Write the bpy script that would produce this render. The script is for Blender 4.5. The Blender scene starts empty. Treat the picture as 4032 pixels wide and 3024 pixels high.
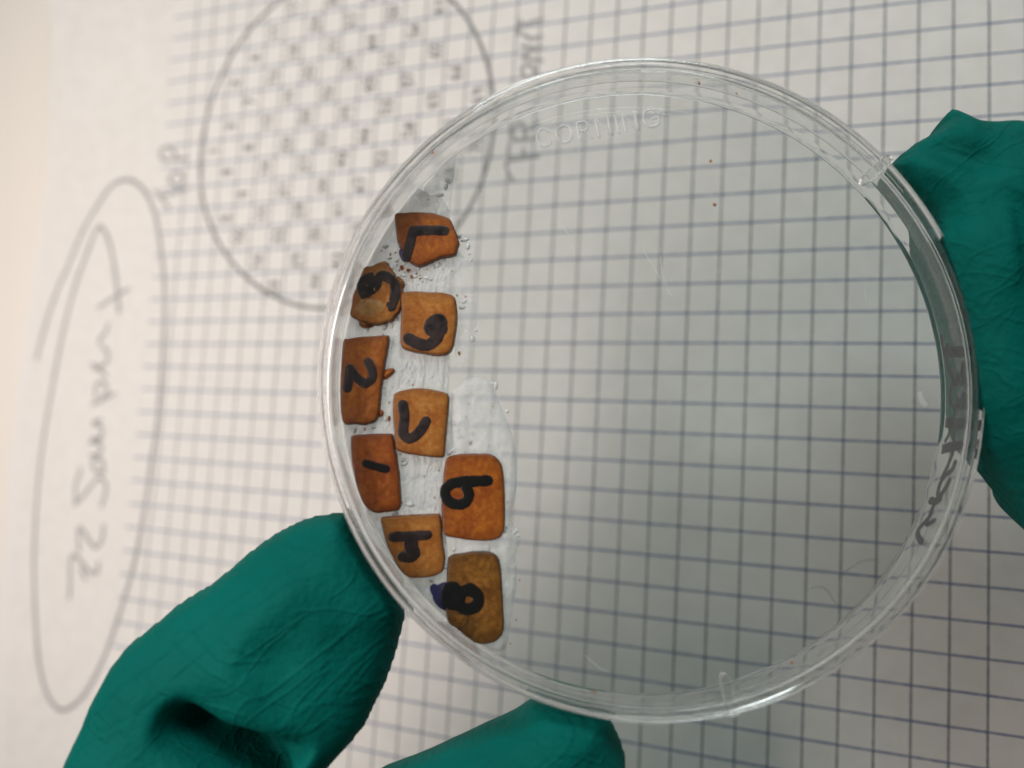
import bpy, bmesh, math, random
import numpy as np
from mathutils import Matrix, Vector

random.seed(7)
rng = np.random.default_rng(7)
S = bpy.context.scene
C = S.collection
MM = 0.001

# ------------------------------------------------------------------ geometry of the view (measured grid -> paper plane)
F = 3250.0
G = np.array([[5.78115232e+00, -3.98275269e-01, 5.85796071e+01],
              [1.07994607e-01, 6.38385479e+00, -7.86543142e+01],
              [-2.43781052e+00, -6.15624452e-01, 1.74533042e+02]])
BEND = np.array([-1.46469515, 0.64106226, -0.1446649, -1.19250731, 0.32832445, -1.26324088])
GX, GY = 6.275, 6.426
ex = G[:, 0] / np.linalg.norm(G[:, 0])
ez = np.cross(G[:, 1], G[:, 0]); ez /= np.linalg.norm(ez)
if ez[2] > 0: ez = -ez
ey = np.cross(ez, ex)
P0 = G[:, 2] - 10 * G[:, 0] + 11 * G[:, 1]
RM = np.array([ex, ey, ez])                       # camera (x right, y down, z forward) -> world, mm


def cam2world(p): return (np.asarray(p, float) - P0) @ RM.T
def dir2world(d): return np.asarray(d, float) @ RM.T
def ray(px, py): return np.array([(px - 2016) / F, (py - 1512) / F, 1.0])


# ------------------------------------------------------------------ camera
cam_d = bpy.data.cameras.new('camera')
cam = bpy.data.objects.new('camera', cam_d); C.objects.link(cam)
loc = cam2world([0, 0, 0]) * MM
xr, yu, zb = dir2world([1, 0, 0]), dir2world([0, -1, 0]), dir2world([0, 0, -1])
cam.matrix_world = Matrix(((xr[0], yu[0], zb[0], loc[0]), (xr[1], yu[1], zb[1], loc[1]), (xr[2], yu[2], zb[2], loc[2]), (0, 0, 0, 1)))
cam_d.sensor_width = 36.0
cam_d.lens = F / 4032 * 36.0
cam_d.clip_start = 0.005
cam_d.clip_end = 20
cam_d.dof.use_dof = True
cam_d.dof.focus_distance = 0.126
cam_d.dof.aperture_fstop = cam_d.lens / 3.3
S.camera = cam

# ------------------------------------------------------------------ light
W = bpy.data.worlds.new('World'); S.world = W
W.use_nodes = True
W.node_tree.nodes['Background'].inputs[0].default_value = (0.84, 1.0, 0.96, 1)
W.node_tree.nodes['Background'].inputs[1].default_value = 0.08


def area(name, pos, target, size, power, col, spread=180):
    l = bpy.data.lights.new(name, 'AREA'); l.shape = 'RECTANGLE'
    l.size, l.size_y = size; l.spread = math.radians(spread); l.energy = power; l.color = col
    o = bpy.data.objects.new(name, l); C.objects.link(o)
    o.location = pos
    o.rotation_euler = (Vector(target) - Vector(pos)).to_track_quat('-Z', 'Y').to_euler()
    return o


area('bench_lamp', (-0.155, 0.0, 0.36), (-0.12, 0.0, 0), (0.28, 0.28), 0.51, (1.0, 0.862, 0.815), 98)
area('fill_lamp', (0.20, 0.50, 0.42), (0, 0, 0), (0.36, 0.2), 2.1, (0.90, 1.0, 0.99))  # added soft fill light from the upper right, no known fixture
S.view_settings.view_transform = 'Standard'
S.view_settings.look = 'None'
S.view_settings.exposure = 0.0
S.view_settings.gamma = 1.0
S.cycles.caustics_refractive = True
S.cycles.caustics_reflective = True
S.cycles.max_bounces = 40
S.cycles.transmission_bounces = 40
S.cycles.glossy_bounces = 24
S.cycles.transparent_max_bounces = 24
S.cycles.sample_clamp_indirect = 15
S.cycles.use_denoising = True


# ------------------------------------------------------------------ materials
def mat(name):
    m = bpy.data.materials.new(name); m.use_nodes = True
    nt = m.node_tree
    return m, nt, nt.nodes['Principled BSDF'], nt.links.new


def nd(nt, typ, **kw):
    n = nt.nodes.new(typ)
    for k, v in kw.items():
        if k in n.inputs: n.inputs[k].default_value = v
        else: setattr(n, k, v)
    return n


def ramp(nt, stops):
    r = nt.nodes.new('ShaderNodeValToRGB')
    while len(r.color_ramp.elements) < len(stops): r.color_ramp.elements.new(0.5)
    for e, (p, c) in zip(r.color_ramp.elements, stops):
        e.position = p; e.color = c if len(c) == 4 else (*c, 1)
    return r


def simple(name, col, rough=0.5, spec=0.5, bump=0, scale=800, **kw):
    m, nt, b, L = mat(name)
    b.inputs['Base Color'].default_value = (*col, 1)
    b.inputs['Roughness'].default_value = rough
    b.inputs['Specular IOR Level'].default_value = spec
    for k, v in kw.items(): b.inputs[k].default_value = v
    if bump:
        tc = nd(nt, 'ShaderNodeTexCoord'); n = nd(nt, 'ShaderNodeTexNoise', Scale=scale, Detail=3.0)
        L(tc.outputs['Object'], n.inputs['Vector'])
        bp = nd(nt, 'ShaderNodeBump', Strength=bump, Distance=0.0003)
        L(n.outputs['Fac'], bp.inputs['Height']); L(bp.outputs['Normal'], b.inputs['Normal'])
    return m


def math_n(nt, L, op, a, b=None):
    n = nt.nodes.new('ShaderNodeMath'); n.operation = op
    for i, v in enumerate((a, b)):
        if v is None: continue
        if isinstance(v, (int, float)): n.inputs[i].default_value = v
        else: L(v, n.inputs[i])
    return n.outputs[0]


def paper_mat():
    m, nt, b, L = mat('grid_paper')
    uv = nd(nt, 'ShaderNodeUVMap', uv_map='grid'); sp = nd(nt, 'ShaderNodeSeparateXYZ'); L(uv.outputs[0], sp.inputs[0])
    tc = nd(nt, 'ShaderNodeTexCoord')
    wob = nd(nt, 'ShaderNodeTexNoise', Scale=900.0, Detail=2.0); L(tc.outputs['Object'], wob.inputs['Vector'])
    w = math_n(nt, L, 'MULTIPLY', math_n(nt, L, 'SUBTRACT', wob.outputs['Fac'], 0.5), 0.030)

    def line(c, wd):
        fr = math_n(nt, L, 'ABSOLUTE', math_n(nt, L, 'SUBTRACT', c, math_n(nt, L, 'ROUND', c)))
        return math_n(nt, L, 'LESS_THAN', math_n(nt, L, 'ADD', fr, w), wd)
    lv = math_n(nt, L, 'MULTIPLY', line(sp.outputs['X'], 0.030), math_n(nt, L, 'GREATER_THAN', sp.outputs['X'], -26.3))
    lh = math_n(nt, L, 'MULTIPLY', line(sp.outputs['Y'], 0.030), math_n(nt, L, 'GREATER_THAN', sp.outputs['X'], -27.4))
    fib = nd(nt, 'ShaderNodeTexNoise', Scale=260.0, Detail=6.0); L(tc.outputs['Object'], fib.inputs['Vector'])
    base = ramp(nt, [(0.3, (0.66, 0.645, 0.61)), (0.7, (0.71, 0.695, 0.66))]); L(fib.outputs['Fac'], base.inputs[0])
    ink = nd(nt, 'ShaderNodeTexNoise', Scale=2500.0, Detail=1.0); L(tc.outputs['Object'], ink.inputs['Vector'])
    m1 = nd(nt, 'ShaderNodeMix', data_type='RGBA'); L(lv, m1.inputs[0]); L(base.outputs[0], m1.inputs[6]); m1.inputs[7].default_value = (0.17, 0.185, 0.185, 1)
    m2 = nd(nt, 'ShaderNodeMix', data_type='RGBA'); L(math_n(nt, L, 'MULTIPLY', lh, 0.95), m2.inputs[0]); L(m1.outputs[2], m2.inputs[6]); m2.inputs[7].default_value = (0.10, 0.14, 0.27, 1)
    L(m2.outputs[2], b.inputs['Base Color'])
    b.inputs['Roughness'].default_value = 0.85; b.inputs['Specular IOR Level'].default_value = 0.15
    bp = nd(nt, 'ShaderNodeBump', Strength=0.25, Distance=0.0002)
    f2 = nd(nt, 'ShaderNodeTexNoise', Scale=1500.0, Detail=3.0); L(tc.outputs['Object'], f2.inputs['Vector'])
    L(f2.outputs['Fac'], bp.inputs['Height']); L(bp.outputs['Normal'], b.inputs['Normal'])
    return m


def film_mat(name, haze=0.0015, tint=(0.948, 0.958, 0.958), f0=0.02, scratch=True, edge=0.0):
    """a flat sheet of clear plastic: passes light straight through, mirrors a few per cent (Schlick)"""
    m, nt, b, L = mat(name); nt.nodes.remove(b)
    out = nt.nodes['Material Output']
    geo = nd(nt, 'ShaderNodeNewGeometry')
    dt = nd(nt, 'ShaderNodeVectorMath', operation='DOT_PRODUCT'); L(geo.outputs['Normal'], dt.inputs[0]); L(geo.outputs['Incoming'], dt.inputs[1])
    c = math_n(nt, L, 'SUBTRACT', 1.0, math_n(nt, L, 'ABSOLUTE', dt.outputs['Value']))
    fr = math_n(nt, L, 'ADD', f0, math_n(nt, L, 'MULTIPLY', math_n(nt, L, 'POWER', c, 5.0), 1 - f0))
    tr = nd(nt, 'ShaderNodeBsdfTransparent', Color=(*tint, 1))
    if edge:                                                        # longer path through the plastic where it is seen edge-on
        cm = nd(nt, 'ShaderNodeMix', data_type='RGBA'); L(math_n(nt, L, 'MULTIPLY', math_n(nt, L, 'POWER', c, 3.0), edge), cm.inputs[0])
        cm.inputs[6].default_value = (*tint, 1); cm.inputs[7].default_value = (0.16, 0.22, 0.20, 1); L(cm.outputs[2], tr.inputs['Color'])
    gl = nd(nt, 'ShaderNodeBsdfGlossy', Roughness=0.03)
    mx = nd(nt, 'ShaderNodeMixShader'); L(fr, mx.inputs[0]); L(tr.outputs[0], mx.inputs[1]); L(gl.outputs[0], mx.inputs[2])
    df = nd(nt, 'ShaderNodeBsdfDiffuse', Color=(0.8, 0.82, 0.82, 1))
    mx2 = nd(nt, 'ShaderNodeMixShader'); mx2.inputs[0].default_value = haze
    if scratch:
        tc = nd(nt, 'ShaderNodeTexCoord')
        n = nd(nt, 'ShaderNodeTexNoise', Scale=70.0, Detail=5.0); L(tc.outputs['Object'], n.inputs['Vector'])
        r = ramp(nt, [(0.35, (haze * 0.4,) * 3), (0.75, (haze * 2.2,) * 3)]); L(n.outputs['Fac'], r.inputs[0]); L(r.outputs[0], mx2.inputs[0])
    L(mx.outputs[0], mx2.inputs[1]); L(df.outputs[0], mx2.inputs[2]); L(mx2.outputs[0], out.inputs['Surface'])
    return m


def glass_mat(name, rough=0.0, col=(0.995, 0.998, 0.996), ior=1.5):
    m, nt, b, L = mat(name)
    b.inputs['Base Color'].default_value = (*col, 1)
    b.inputs['Transmission Weight'].default_value = 1.0
    b.inputs['Roughness'].default_value = rough
    b.inputs['IOR'].default_value = ior
    return m


def tile_mat(name, ca, cb, edge, grain=1.0):
    m, nt, b, L = mat(name)
    tc = nd(nt, 'ShaderNodeTexCoord')
    n1 = nd(nt, 'ShaderNodeTexNoise', Scale=1300.0 * grain, Detail=4.0, Roughness=0.7); L(tc.outputs['Object'], n1.inputs['Vector'])
    mp = nd(nt, 'ShaderNodeMapping'); mp.inputs['Scale'].default_value = (500, 2600, 900); L(tc.outputs['Object'], mp.inputs['Vector'])
    n2 = nd(nt, 'ShaderNodeTexNoise', Scale=1.0, Detail=3.0); L(mp.outputs[0], n2.inputs['Vector'])
    n0 = nd(nt, 'ShaderNodeTexNoise', Scale=330.0, Detail=2.0); L(tc.outputs['Object'], n0.inputs['Vector'])
    add = math_n(nt, L, 'ADD', math_n(nt, L, 'MULTIPLY', n1.outputs['Fac'], 0.55), math_n(nt, L, 'MULTIPLY', n2.outputs['Fac'], 0.1))
    add = math_n(nt, L, 'ADD', add, math_n(nt, L, 'MULTIPLY', n0.outputs['Fac'], 0.35))
    r = ramp(nt, [(0.36, tuple(x * 0.75 for x in cb)), (0.44, cb), (0.53, tuple((x + y) / 2 for x, y in zip(ca, cb))), (0.64, tuple(x * 1.12 for x in ca))]); L(add, r.inputs[0])
    sp = nd(nt, 'ShaderNodeTexVoronoi', Scale=1500.0); L(tc.outputs['Object'], sp.inputs['Vector'])
    spot = math_n(nt, L, 'MULTIPLY', math_n(nt, L, 'LESS_THAN', sp.outputs['Distance'], 0.16), 0.35)
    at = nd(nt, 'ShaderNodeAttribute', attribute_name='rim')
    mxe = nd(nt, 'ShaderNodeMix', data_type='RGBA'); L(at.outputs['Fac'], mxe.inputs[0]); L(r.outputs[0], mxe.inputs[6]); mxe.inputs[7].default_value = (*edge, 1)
    mx = nd(nt, 'ShaderNodeMix', data_type='RGBA'); L(spot, mx.inputs[0]); L(mxe.outputs[2], mx.inputs[6]); mx.inputs[7].default_value = (*[c * 0.35 for c in cb], 1)
    L(mx.outputs[2], b.inputs['Base Color'])
    b.inputs['Roughness'].default_value = 0.36; b.inputs['Specular IOR Level'].default_value = 0.45
    bp = nd(nt, 'ShaderNodeBump', Strength=0.55, Distance=0.0003); L(add, bp.inputs['Height']); L(bp.outputs['Normal'], b.inputs['Normal'])
    return m


def glue_mat(name, clear, white=(0.97, 0.97, 0.965), bump=0.9):
    m, nt, b, L = mat(name)
    out = nt.nodes['Material Output']
    b.inputs['Base Color'].default_value = (*white, 1); b.inputs['Roughness'].default_value = 0.16
    b.inputs['Specular IOR Level'].default_value = 0.9
    tc = nd(nt, 'ShaderNodeTexCoord')
    mp = nd(nt, 'ShaderNodeMapping'); mp.inputs['Scale'].default_value = (1100, 420, 700); mp.inputs['Rotation'].default_value = (0, 0, 0.5); L(tc.outputs['Object'], mp.inputs['Vector'])
    n = nd(nt, 'ShaderNodeTexNoise', Scale=1.0, Detail=5.0, Roughness=0.65); L(mp.outputs[0], n.inputs['Vector'])
    bp = nd(nt, 'ShaderNodeBump', Strength=bump, Distance=0.0011); L(n.outputs['Fac'], bp.inputs['Height']); L(bp.outputs['Normal'], b.inputs['Normal'])
    tr = nd(nt, 'ShaderNodeBsdfTransparent', Color=(0.97, 0.98, 0.975, 1))
    mx = nd(nt, 'ShaderNodeMixShader')
    n2 = nd(nt, 'ShaderNodeTexNoise', Scale=330.0, Detail=4.0); L(tc.outputs['Object'], n2.inputs['Vector'])
    r = ramp(nt, [(0.3, (min(1, 1 - clear + 0.12),) * 3), (0.7, (max(0, 1 - clear - 0.12),) * 3)]); L(n2.outputs['Fac'], r.inputs[0])
    L(r.outputs[0], mx.inputs[0]); L(tr.outputs[0], mx.inputs[1]); L(b.outputs[0], mx.inputs[2]); L(mx.outputs[0], out.inputs['Surface'])
    return m


def glove_mat():
    m, nt, b, L = mat('nitrile')
    tc = nd(nt, 'ShaderNodeTexCoord')
    n1 = nd(nt, 'ShaderNodeTexNoise', Scale=60.0, Detail=4.0); L(tc.outputs['Object'], n1.inputs['Vector'])
    r = ramp(nt, [(0.3, (0.0, 0.104, 0.086)), (0.7, (0.0004, 0.132, 0.109))]); L(n1.outputs['Fac'], r.inputs[0]); L(r.outputs[0], b.inputs['Base Color'])
    n2 = nd(nt, 'ShaderNodeTexNoise', Scale=900.0, Detail=3.0, Roughness=0.6); L(tc.outputs['Object'], n2.inputs['Vector'])
    n3 = nd(nt, 'ShaderNodeTexNoise', Scale=130.0, Detail=3.0); L(tc.outputs['Object'], n3.inputs['Vector'])
    h = math_n(nt, L, 'ADD', math_n(nt, L, 'MULTIPLY', n2.outputs['Fac'], 0.5), n3.outputs['Fac'])
    for rot, sc in ((0.66, (30, 190, 120)), (-0.35, (35, 150, 110))):              # stretched creases
        mp = nd(nt, 'ShaderNodeMapping'); mp.vector_type = 'TEXTURE'; mp.inputs['Rotation'].default_value = (0, 0, rot); mp.inputs['Scale'].default_value = tuple(1 / q for q in sc); L(tc.outputs['Object'], mp.inputs['Vector'])
        nc = nd(nt, 'ShaderNodeTexNoise', Scale=1.0, Detail=2.0, Distortion=0.6); L(mp.outputs[0], nc.inputs['Vector'])
        rc = ramp(nt, [(0.46, (0,) * 3), (0.5, (1,) * 3), (0.54, (0,) * 3)]); L(nc.outputs['Fac'], rc.inputs[0])
        h = math_n(nt, L, 'ADD', h, math_n(nt, L, 'MULTIPLY', rc.outputs[0], 0.20))
    bp = nd(nt, 'ShaderNodeBump', Strength=0.75, Distance=0.0007); L(h, bp.inputs['Height']); L(bp.outputs['Normal'], b.inputs['Normal'])
    b.inputs['Roughness'].default_value = 0.68; b.inputs['Specular IOR Level'].default_value = 0.07
    return m


M_PAPER = paper_mat()
M_PENCIL = simple('pencil', (0.31, 0.31, 0.305), 0.7, 0.3)
M_NUM = simple('smudged_pencil', (0.17, 0.17, 0.17), 0.7, 0.3)
M_PENCILDARK = simple('soft_pencil', (0.19, 0.19, 0.19), 0.7, 0.3)
M_SHEETS = simple('plain_paper', (0.70, 0.69, 0.665), 0.85, 0.15, 0.2)
M_BENCH = simple('bench_laminate', (0.79, 0.75, 0.68), 0.5, 0.4, 0.1, 300)
M_FILM = film_mat('clear_sheet')
M_GLASS = glass_mat('clear_polystyrene')
M_LETTER = film_mat('moulded_polystyrene', 0.30, (0.98, 0.98, 0.98), 0.08, False)
def ink_mat():
    m, nt, b, L = mat('black_marker')
    tc = nd(nt, 'ShaderNodeTexCoord'); n = nd(nt, 'ShaderNodeTexNoise', Scale=700.0, Detail=4.0); L(tc.outputs['Object'], n.inputs['Vector'])
    r = ramp(nt, [(0.35, (0.008, 0.003, 0.003)), (0.7, (0.036, 0.012, 0.010))]); L(n.outputs['Fac'], r.inputs[0]); L(r.outputs[0], b.inputs['Base Color'])
    r2 = ramp(nt, [(0.3, (0.3,) * 3), (0.7, (0.6,) * 3)]); L(n.outputs['Fac'], r2.inputs[0]); L(r2.outputs[0], b.inputs['Roughness'])
    return m


M_INK = ink_mat()
M_INKDARK = simple('wet_black_marker', (0.004, 0.003, 0.003), 0.35, 0.4)
M_INKBLUE = simple('bluish_marker', (0.04, 0.033, 0.13), 0.4, 0.4)
M_INKGREY = simple('faded_marker', (0.012, 0.012, 0.022), 0.5, 0.2)
M_GLUE = glue_mat('milky_adhesive', 0.40)
M_GEL = glue_mat('clear_adhesive', 0.62, bump=0.3)
M_GLOVE = glove_mat()
M_CRUMB = simple('brown_crumb', (0.36, 0.120, 0.03), 0.6, 0.3)
M_SCRATCH = film_mat('scuffed_plastic', 0.34, (0.97, 0.97, 0.97), 0.05, False)
M_FIBRE = simple('grey_fibre', (0.12, 0.13, 0.12), 0.6, 0.3)


# ------------------------------------------------------------------ mesh helpers (mm in, metres out)
def mesh_obj(name, V, Fc, material, parent=None, M=None, smooth=True, props=None):
    me = bpy.data.meshes.new(name)
    me.from_pydata([tuple(np.asarray(v) * MM) for v in V], [], [tuple(int(i) for i in f) for f in Fc])
    me.update()
    if material: me.materials.append(material)
    if smooth: me.polygons.foreach_set('use_smooth', [True] * len(me.polygons))
    o = bpy.data.objects.new(name, me); C.objects.link(o)
    if parent: o.parent = parent
    if M is not None: o.matrix_world = M
    for k, v in (props or {}).items(): o[k] = v
    return o


def empty(name, M, label, cat, group=None):
    o = bpy.data.objects.new(name, None); C.objects.link(o)
    o.empty_display_size = 0.01
    o.matrix_world = M; o['label'] = label; o['category'] = cat
    if group: o['group'] = group
    return o


def spline(pts, n=8, closed=False):
    P = np.asarray(pts, float)
    if len(P) < 3 and not closed:
        t = np.linspace(0, 1, n + 1)[:, None]; return P[0] * (1 - t) + P[1] * t
    N = len(P); out = []
    segs = N if closed else N - 1
    for i in range(segs):
        if closed: p0, p1, p2, p3 = P[i - 1], P[i], P[(i + 1) % N], P[(i + 2) % N]
        else:
            p1, p2 = P[i], P[i + 1]
            p0 = P[i - 1] if i > 0 else 2 * p1 - p2
            p3 = P[i + 2] if i + 2 < N else 2 * p2 - p1
        for t in np.linspace(0, 1, n, endpoint=False):
            out.append(0.5 * (2 * p1 + (p2 - p0) * t + (2 * p0 - 5 * p1 + 4 * p2 - p3) * t * t + (3 * p1 - p0 - 3 * p2 + p3) * t ** 3))
    if not closed: out.append(P[-1])
    return np.array(out)


def stroke(pts, width, height, V, Fc, n=6, sec=8, smooth=True, z0=0.0, taper=0.0, wob=0.0):
    """flattened round bead along a 2-D line lying on z0; appended to V, Fc"""
    P = spline(pts, n) if smooth else np.asarray(pts, float)
    keep = [0] + [i for i in range(1, len(P)) if np.hypot(*(P[i] - P[i - 1])) > 1e-5]
    P = P[keep]
    if len(P) < 2: return
    T = np.gradient(P, axis=0); T /= np.maximum(np.linalg.norm(T, axis=1), 1e-9)[:, None]
    Nn = np.stack([-T[:, 1], T[:, 0]], 1)
    # round caps
    rows = []
    r = width / 2
    for a in (0.1, 0.5, 0.85):
        rows.append((P[0] - T[0] * r * math.sqrt(1 - a * a), Nn[0], r * a))
    for i, (p, nn) in enumerate(zip(P, Nn)):
        w = r * (1 + wob * (rng.random() - 0.5)) * (1 - taper * i / len(P)); rows.append((p, nn, w))
    for a in (0.85, 0.5, 0.1):
        rows.append((P[-1] + T[-1] * r * math.sqrt(1 - a * a), Nn[-1], r * a * (1 - taper)))
    b = len(V)
    for p, nn, w in rows:
        for k in range(sec + 1):
            a = math.pi * k / sec
            q = p + nn * w * math.cos(a)
            V.append((q[0], q[1], z0 + height * math.sin(a) * (w / r)))
    m = sec + 1
    for i in range(len(rows) - 1):
        for k in range(sec):
            Fc.append((b + i * m + k, b + i * m + k + 1, b + (i + 1) * m + k + 1, b + (i + 1) * m + k))


def inside(poly, pts):
    x, y = pts[:, 0], pts[:, 1]; res = np.zeros(len(pts), bool)
    n = len(poly)
    for i in range(n):
        x1, y1 = poly[i]; x2, y2 = poly[(i + 1) % n]
        if y1 == y2: continue
        c = ((y1 > y) != (y2 > y)) & (x < (x2 - x1) * (y - y1) / (y2 - y1) + x1)
        res ^= c
    return res


def dist_line(pts, line, closed=False):
    """distance to a polyline, parameter along it (0..1) and nearest point"""
    L = np.asarray(line, float)
    if closed: L = np.vstack([L, L[:1]])
    best = np.full(len(pts), 1e9); par = np.zeros(len(pts)); near = np.zeros((len(pts), 2))
    n = len(L) - 1
    for i in range(n):
        a, d = L[i], L[i + 1] - L[i]
        dd = d @ d
        if dd < 1e-12: continue
        t = np.clip(((pts - a) @ d) / dd, 0, 1)
        q = a + t[:, None] * d
        e = np.hypot(*(pts - q).T)
        m = e < best
        best[m] = e[m]; par[m] = (i + t[m]) / n; near[m] = q[m]
    return best, par, near


def patch2d(poly, cell):
    """quads filling a polygon, border vertices pulled onto the outline: verts, faces, border mask"""
    poly = np.asarray(poly, float)
    lo, hi = poly.min(0), poly.max(0)
    nx, ny = np.maximum(np.ceil((hi - lo) / cell).astype(int), 2)
    gx = lo[0] + np.arange(nx + 1) * (hi[0] - lo[0]) / nx
    gy = lo[1] + np.arange(ny + 1) * (hi[1] - lo[1]) / ny
    X, Y = np.meshgrid(gx, gy, indexing='ij')
    cx, cy = np.meshgrid((gx[1:] + gx[:-1]) / 2, (gy[1:] + gy[:-1]) / 2, indexing='ij')
    ins = inside(poly, np.stack([cx.ravel(), cy.ravel()], 1)).reshape(nx, ny)
    vid = -np.ones((nx + 1, ny + 1), int); V = []; Fc = []; cnt = {}
    for i in range(nx):
        for j in range(ny):
            if not ins[i, j]: continue
            f = []
            for (a, b) in ((i, j), (i + 1, j), (i + 1, j + 1), (i, j + 1)):
                if vid[a, b] < 0: vid[a, b] = len(V); V.append((X[a, b], Y[a, b]))
                f.append(vid[a, b])
            Fc.append(f)
            for k in range(4):
                e = (f[k], f[(k + 1) % 4]); e = (min(e), max(e)); cnt[e] = cnt.get(e, 0) + 1
    V = np.array(V)
    border = np.zeros(len(V), bool)
    for (a, b), c in cnt.items():
        if c == 1: border[a] = border[b] = True
    d, p, near = dist_line(V[border], poly, True)
    V[border] = near
    edges = [e for e, c in cnt.items() if c == 1]
    # space the border vertices evenly along the outline, then relax the inside
    nbr = {}
    for a, b in edges: nbr.setdefault(a, []).append(b); nbr.setdefault(b, []).append(a)
    seg = np.linalg.norm(np.roll(poly, -1, 0) - poly, axis=1); cum = np.r_[0, np.cumsum(seg)]; Lt = cum[-1]
    if all(len(v) == 2 for v in nbr.values()):
        left_ = set(nbr); loops = []
        while left_:
            st = left_.pop(); loop = [st]; prev, cur = st, nbr[st][0]
            while cur != st:
                loop.append(cur); left_.discard(cur)
                nx_ = nbr[cur][0] if nbr[cur][0] != prev else nbr[cur][1]
                prev, cur = cur, nx_
            loops.append(loop)
        loop = max(loops, key=len)
        _, pp, _ = dist_line(V[loop], poly, True)
        t = pp * len(poly); i0 = np.minimum(t.astype(int), len(poly) - 1)
        sarc = cum[i0] + (t - i0) * seg[i0]
        dl = (np.diff(np.r_[sarc, sarc[0]]) + Lt / 2) % Lt - Lt / 2
        if abs(abs(dl.sum()) - Lt) < 1e-3 * Lt + 1e-6:
            sg = np.sign(dl.sum()); n_ = len(loop)
            u = sarc[0] + np.r_[0, np.cumsum(dl[:-1])]
            res = u - sarc[0] - sg * np.arange(n_) * Lt / n_
            for _ in range(30): res = 0.5 * res + 0.25 * (np.roll(res, 1) + np.roll(res, -1))
            u = (sarc[0] + res + sg * np.arange(n_) * Lt / n_) % Lt
            k_ = np.clip(np.searchsorted(cum, u, side='right') - 1, 0, len(poly) - 1)
            f_ = ((u - cum[k_]) / np.maximum(seg[k_], 1e-12))[:, None]
            V[loop] = poly[k_] * (1 - f_) + np.roll(poly, -1, 0)[k_] * f_
    E_ = np.array([(f[i], f[(i + 1) % 4]) for f in Fc for i in range(4)]); E_ = np.vstack([E_, E_[:, ::-1]])
    ct = np.bincount(E_[:, 0], minlength=len(V))
    for _ in range(12):
        a = np.stack([np.bincount(E_[:, 0], weights=V[E_[:, 1], q], minlength=len(V)) for q in (0, 1)], 1) / ct[:, None]
        V[~border] = 0.5 * V[~border] + 0.5 * a[~border]
    return V, Fc, border, edges


# ------------------------------------------------------------------ paper plane helpers
def bend(j, r):
    j = np.clip(np.asarray(j, float), -32, 9); r = np.clip(np.asarray(r, float), -6, 25)
    u, v = (j + 10) / 17, (r - 11) / 12
    return np.stack([u * u, u * v, v * v, u ** 3, u * u * v, u * v * v], -1) @ BEND


def jr2xy(j, r): return GX * (np.asarray(j, float) + 10), -GY * (np.asarray(r, float) - 11)
def xy2jr(x, y): return np.asarray(x) / GX - 10, -np.asarray(y) / GY + 11


def px2xy(px, py):
    d = dir2world(ray(px, py)); o = cam2world([0, 0, 0]); z = 0.0
    for _ in range(6):
        t = (z - o[2]) / d[2]; p = o + d * t
        z = float(bend(*xy2jr(p[0], p[1])))
    return p[:2]


# ------------------------------------------------------------------ bench and notebook
BENCH_Z = -16.0
mesh_obj('bench_top', [(-900, -700, BENCH_Z), (900, -700, BENCH_Z), (900, 900, BENCH_Z), (-900, 900, BENCH_Z)], [(0, 1, 2, 3)], M_BENCH, props={'kind': 'structure'})

left = [px2xy(*p) for p in ((206, -260), (206, 60), (204, 450), (196, 720), (160, 1010), (123, 1290), (95, 1560), (72, 1830), (45, 2300), (20, 2900), (0, 3400))]
right = [(150, -150), (150, 150)]
page_poly = np.array([(left[0][0], 150)] + left + [(left[-1][0] - 4, -150)] + right)
note = empty('notebook', Matrix.Translation((0, 0, BENCH_Z * MM)), 'open notebook of white squared paper lying under the dish, page pencilled with a numbered circle', 'notebook')
Vp, Fp, bp_, ep_ = patch2d(page_poly, 3.0)
jj, rr = xy2jr(Vp[:, 0], Vp[:, 1])
edge_l = np.array(left)
dl, _, _ = dist_line(Vp, edge_l)
zz = bend(jj, rr)
Iz = Matrix.Identity(4)
page = mesh_obj('page', np.c_[Vp, zz], Fp, M_PAPER, note, Iz)
uvl = page.data.uv_layers.new(name='grid')
for lp in page.data.loops:
    uvl.data[lp.index].uv = (jj[lp.vertex_index], rr[lp.vertex_index])
# the sheets below, each a little out of line at the left edge
for k in range(5):
    off = np.array([[-1.2 - 1.9 * k + 1.2 * math.sin(2.1 * k + 1), 0]])
    lp = np.array(left) + off * np.linspace(0.25, 1.0, len(left))[:, None]
    poly = np.array([(lp[0][0], 148)] + list(lp) + [(lp[-1][0] - 4, -148), (148, -148), (148, 148)])
    V2, F2, b2, e2 = patch2d(poly, 6.0)
    z2 = bend(*xy2jr(V2[:, 0], V2[:, 1])) - 0.25 - 0.5 * k
    mesh_obj('under_sheet', np.c_[V2, z2], F2, M_SHEETS, note, Iz)
bx = [(-150, -147), (147, -147), (147, 147), (-150, 147)]
Vb = [(x, y, -9.5) for x, y in bx] + [(x, y, BENCH_Z + 0.2) for x, y in bx]
mesh_obj('page_block', Vb, [(0, 1, 2, 3), (7, 6, 5, 4), (0, 4, 5, 1), (1, 5, 6, 2), (2, 6, 7, 3), (3, 7, 4, 0)], M_SHEETS, note, Iz, False)


def on_page(V):
    V = np.array(V); j, r = xy2jr(V[:, 0], V[:, 1])
    V[:, 2] += bend(j, r) + 0.02
    return V


def pencil(name, lines, width, n=6, wob=0.35, material=None):
    V, Fc = [], []
    for k, l in enumerate(lines): stroke(l, width, 0.035 + 0.004 * (k % 4), V, Fc, n, 4, wob=wob)
    return mesh_obj(name, on_page(V), Fc, material or M_PENCIL, note, Iz)


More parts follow.
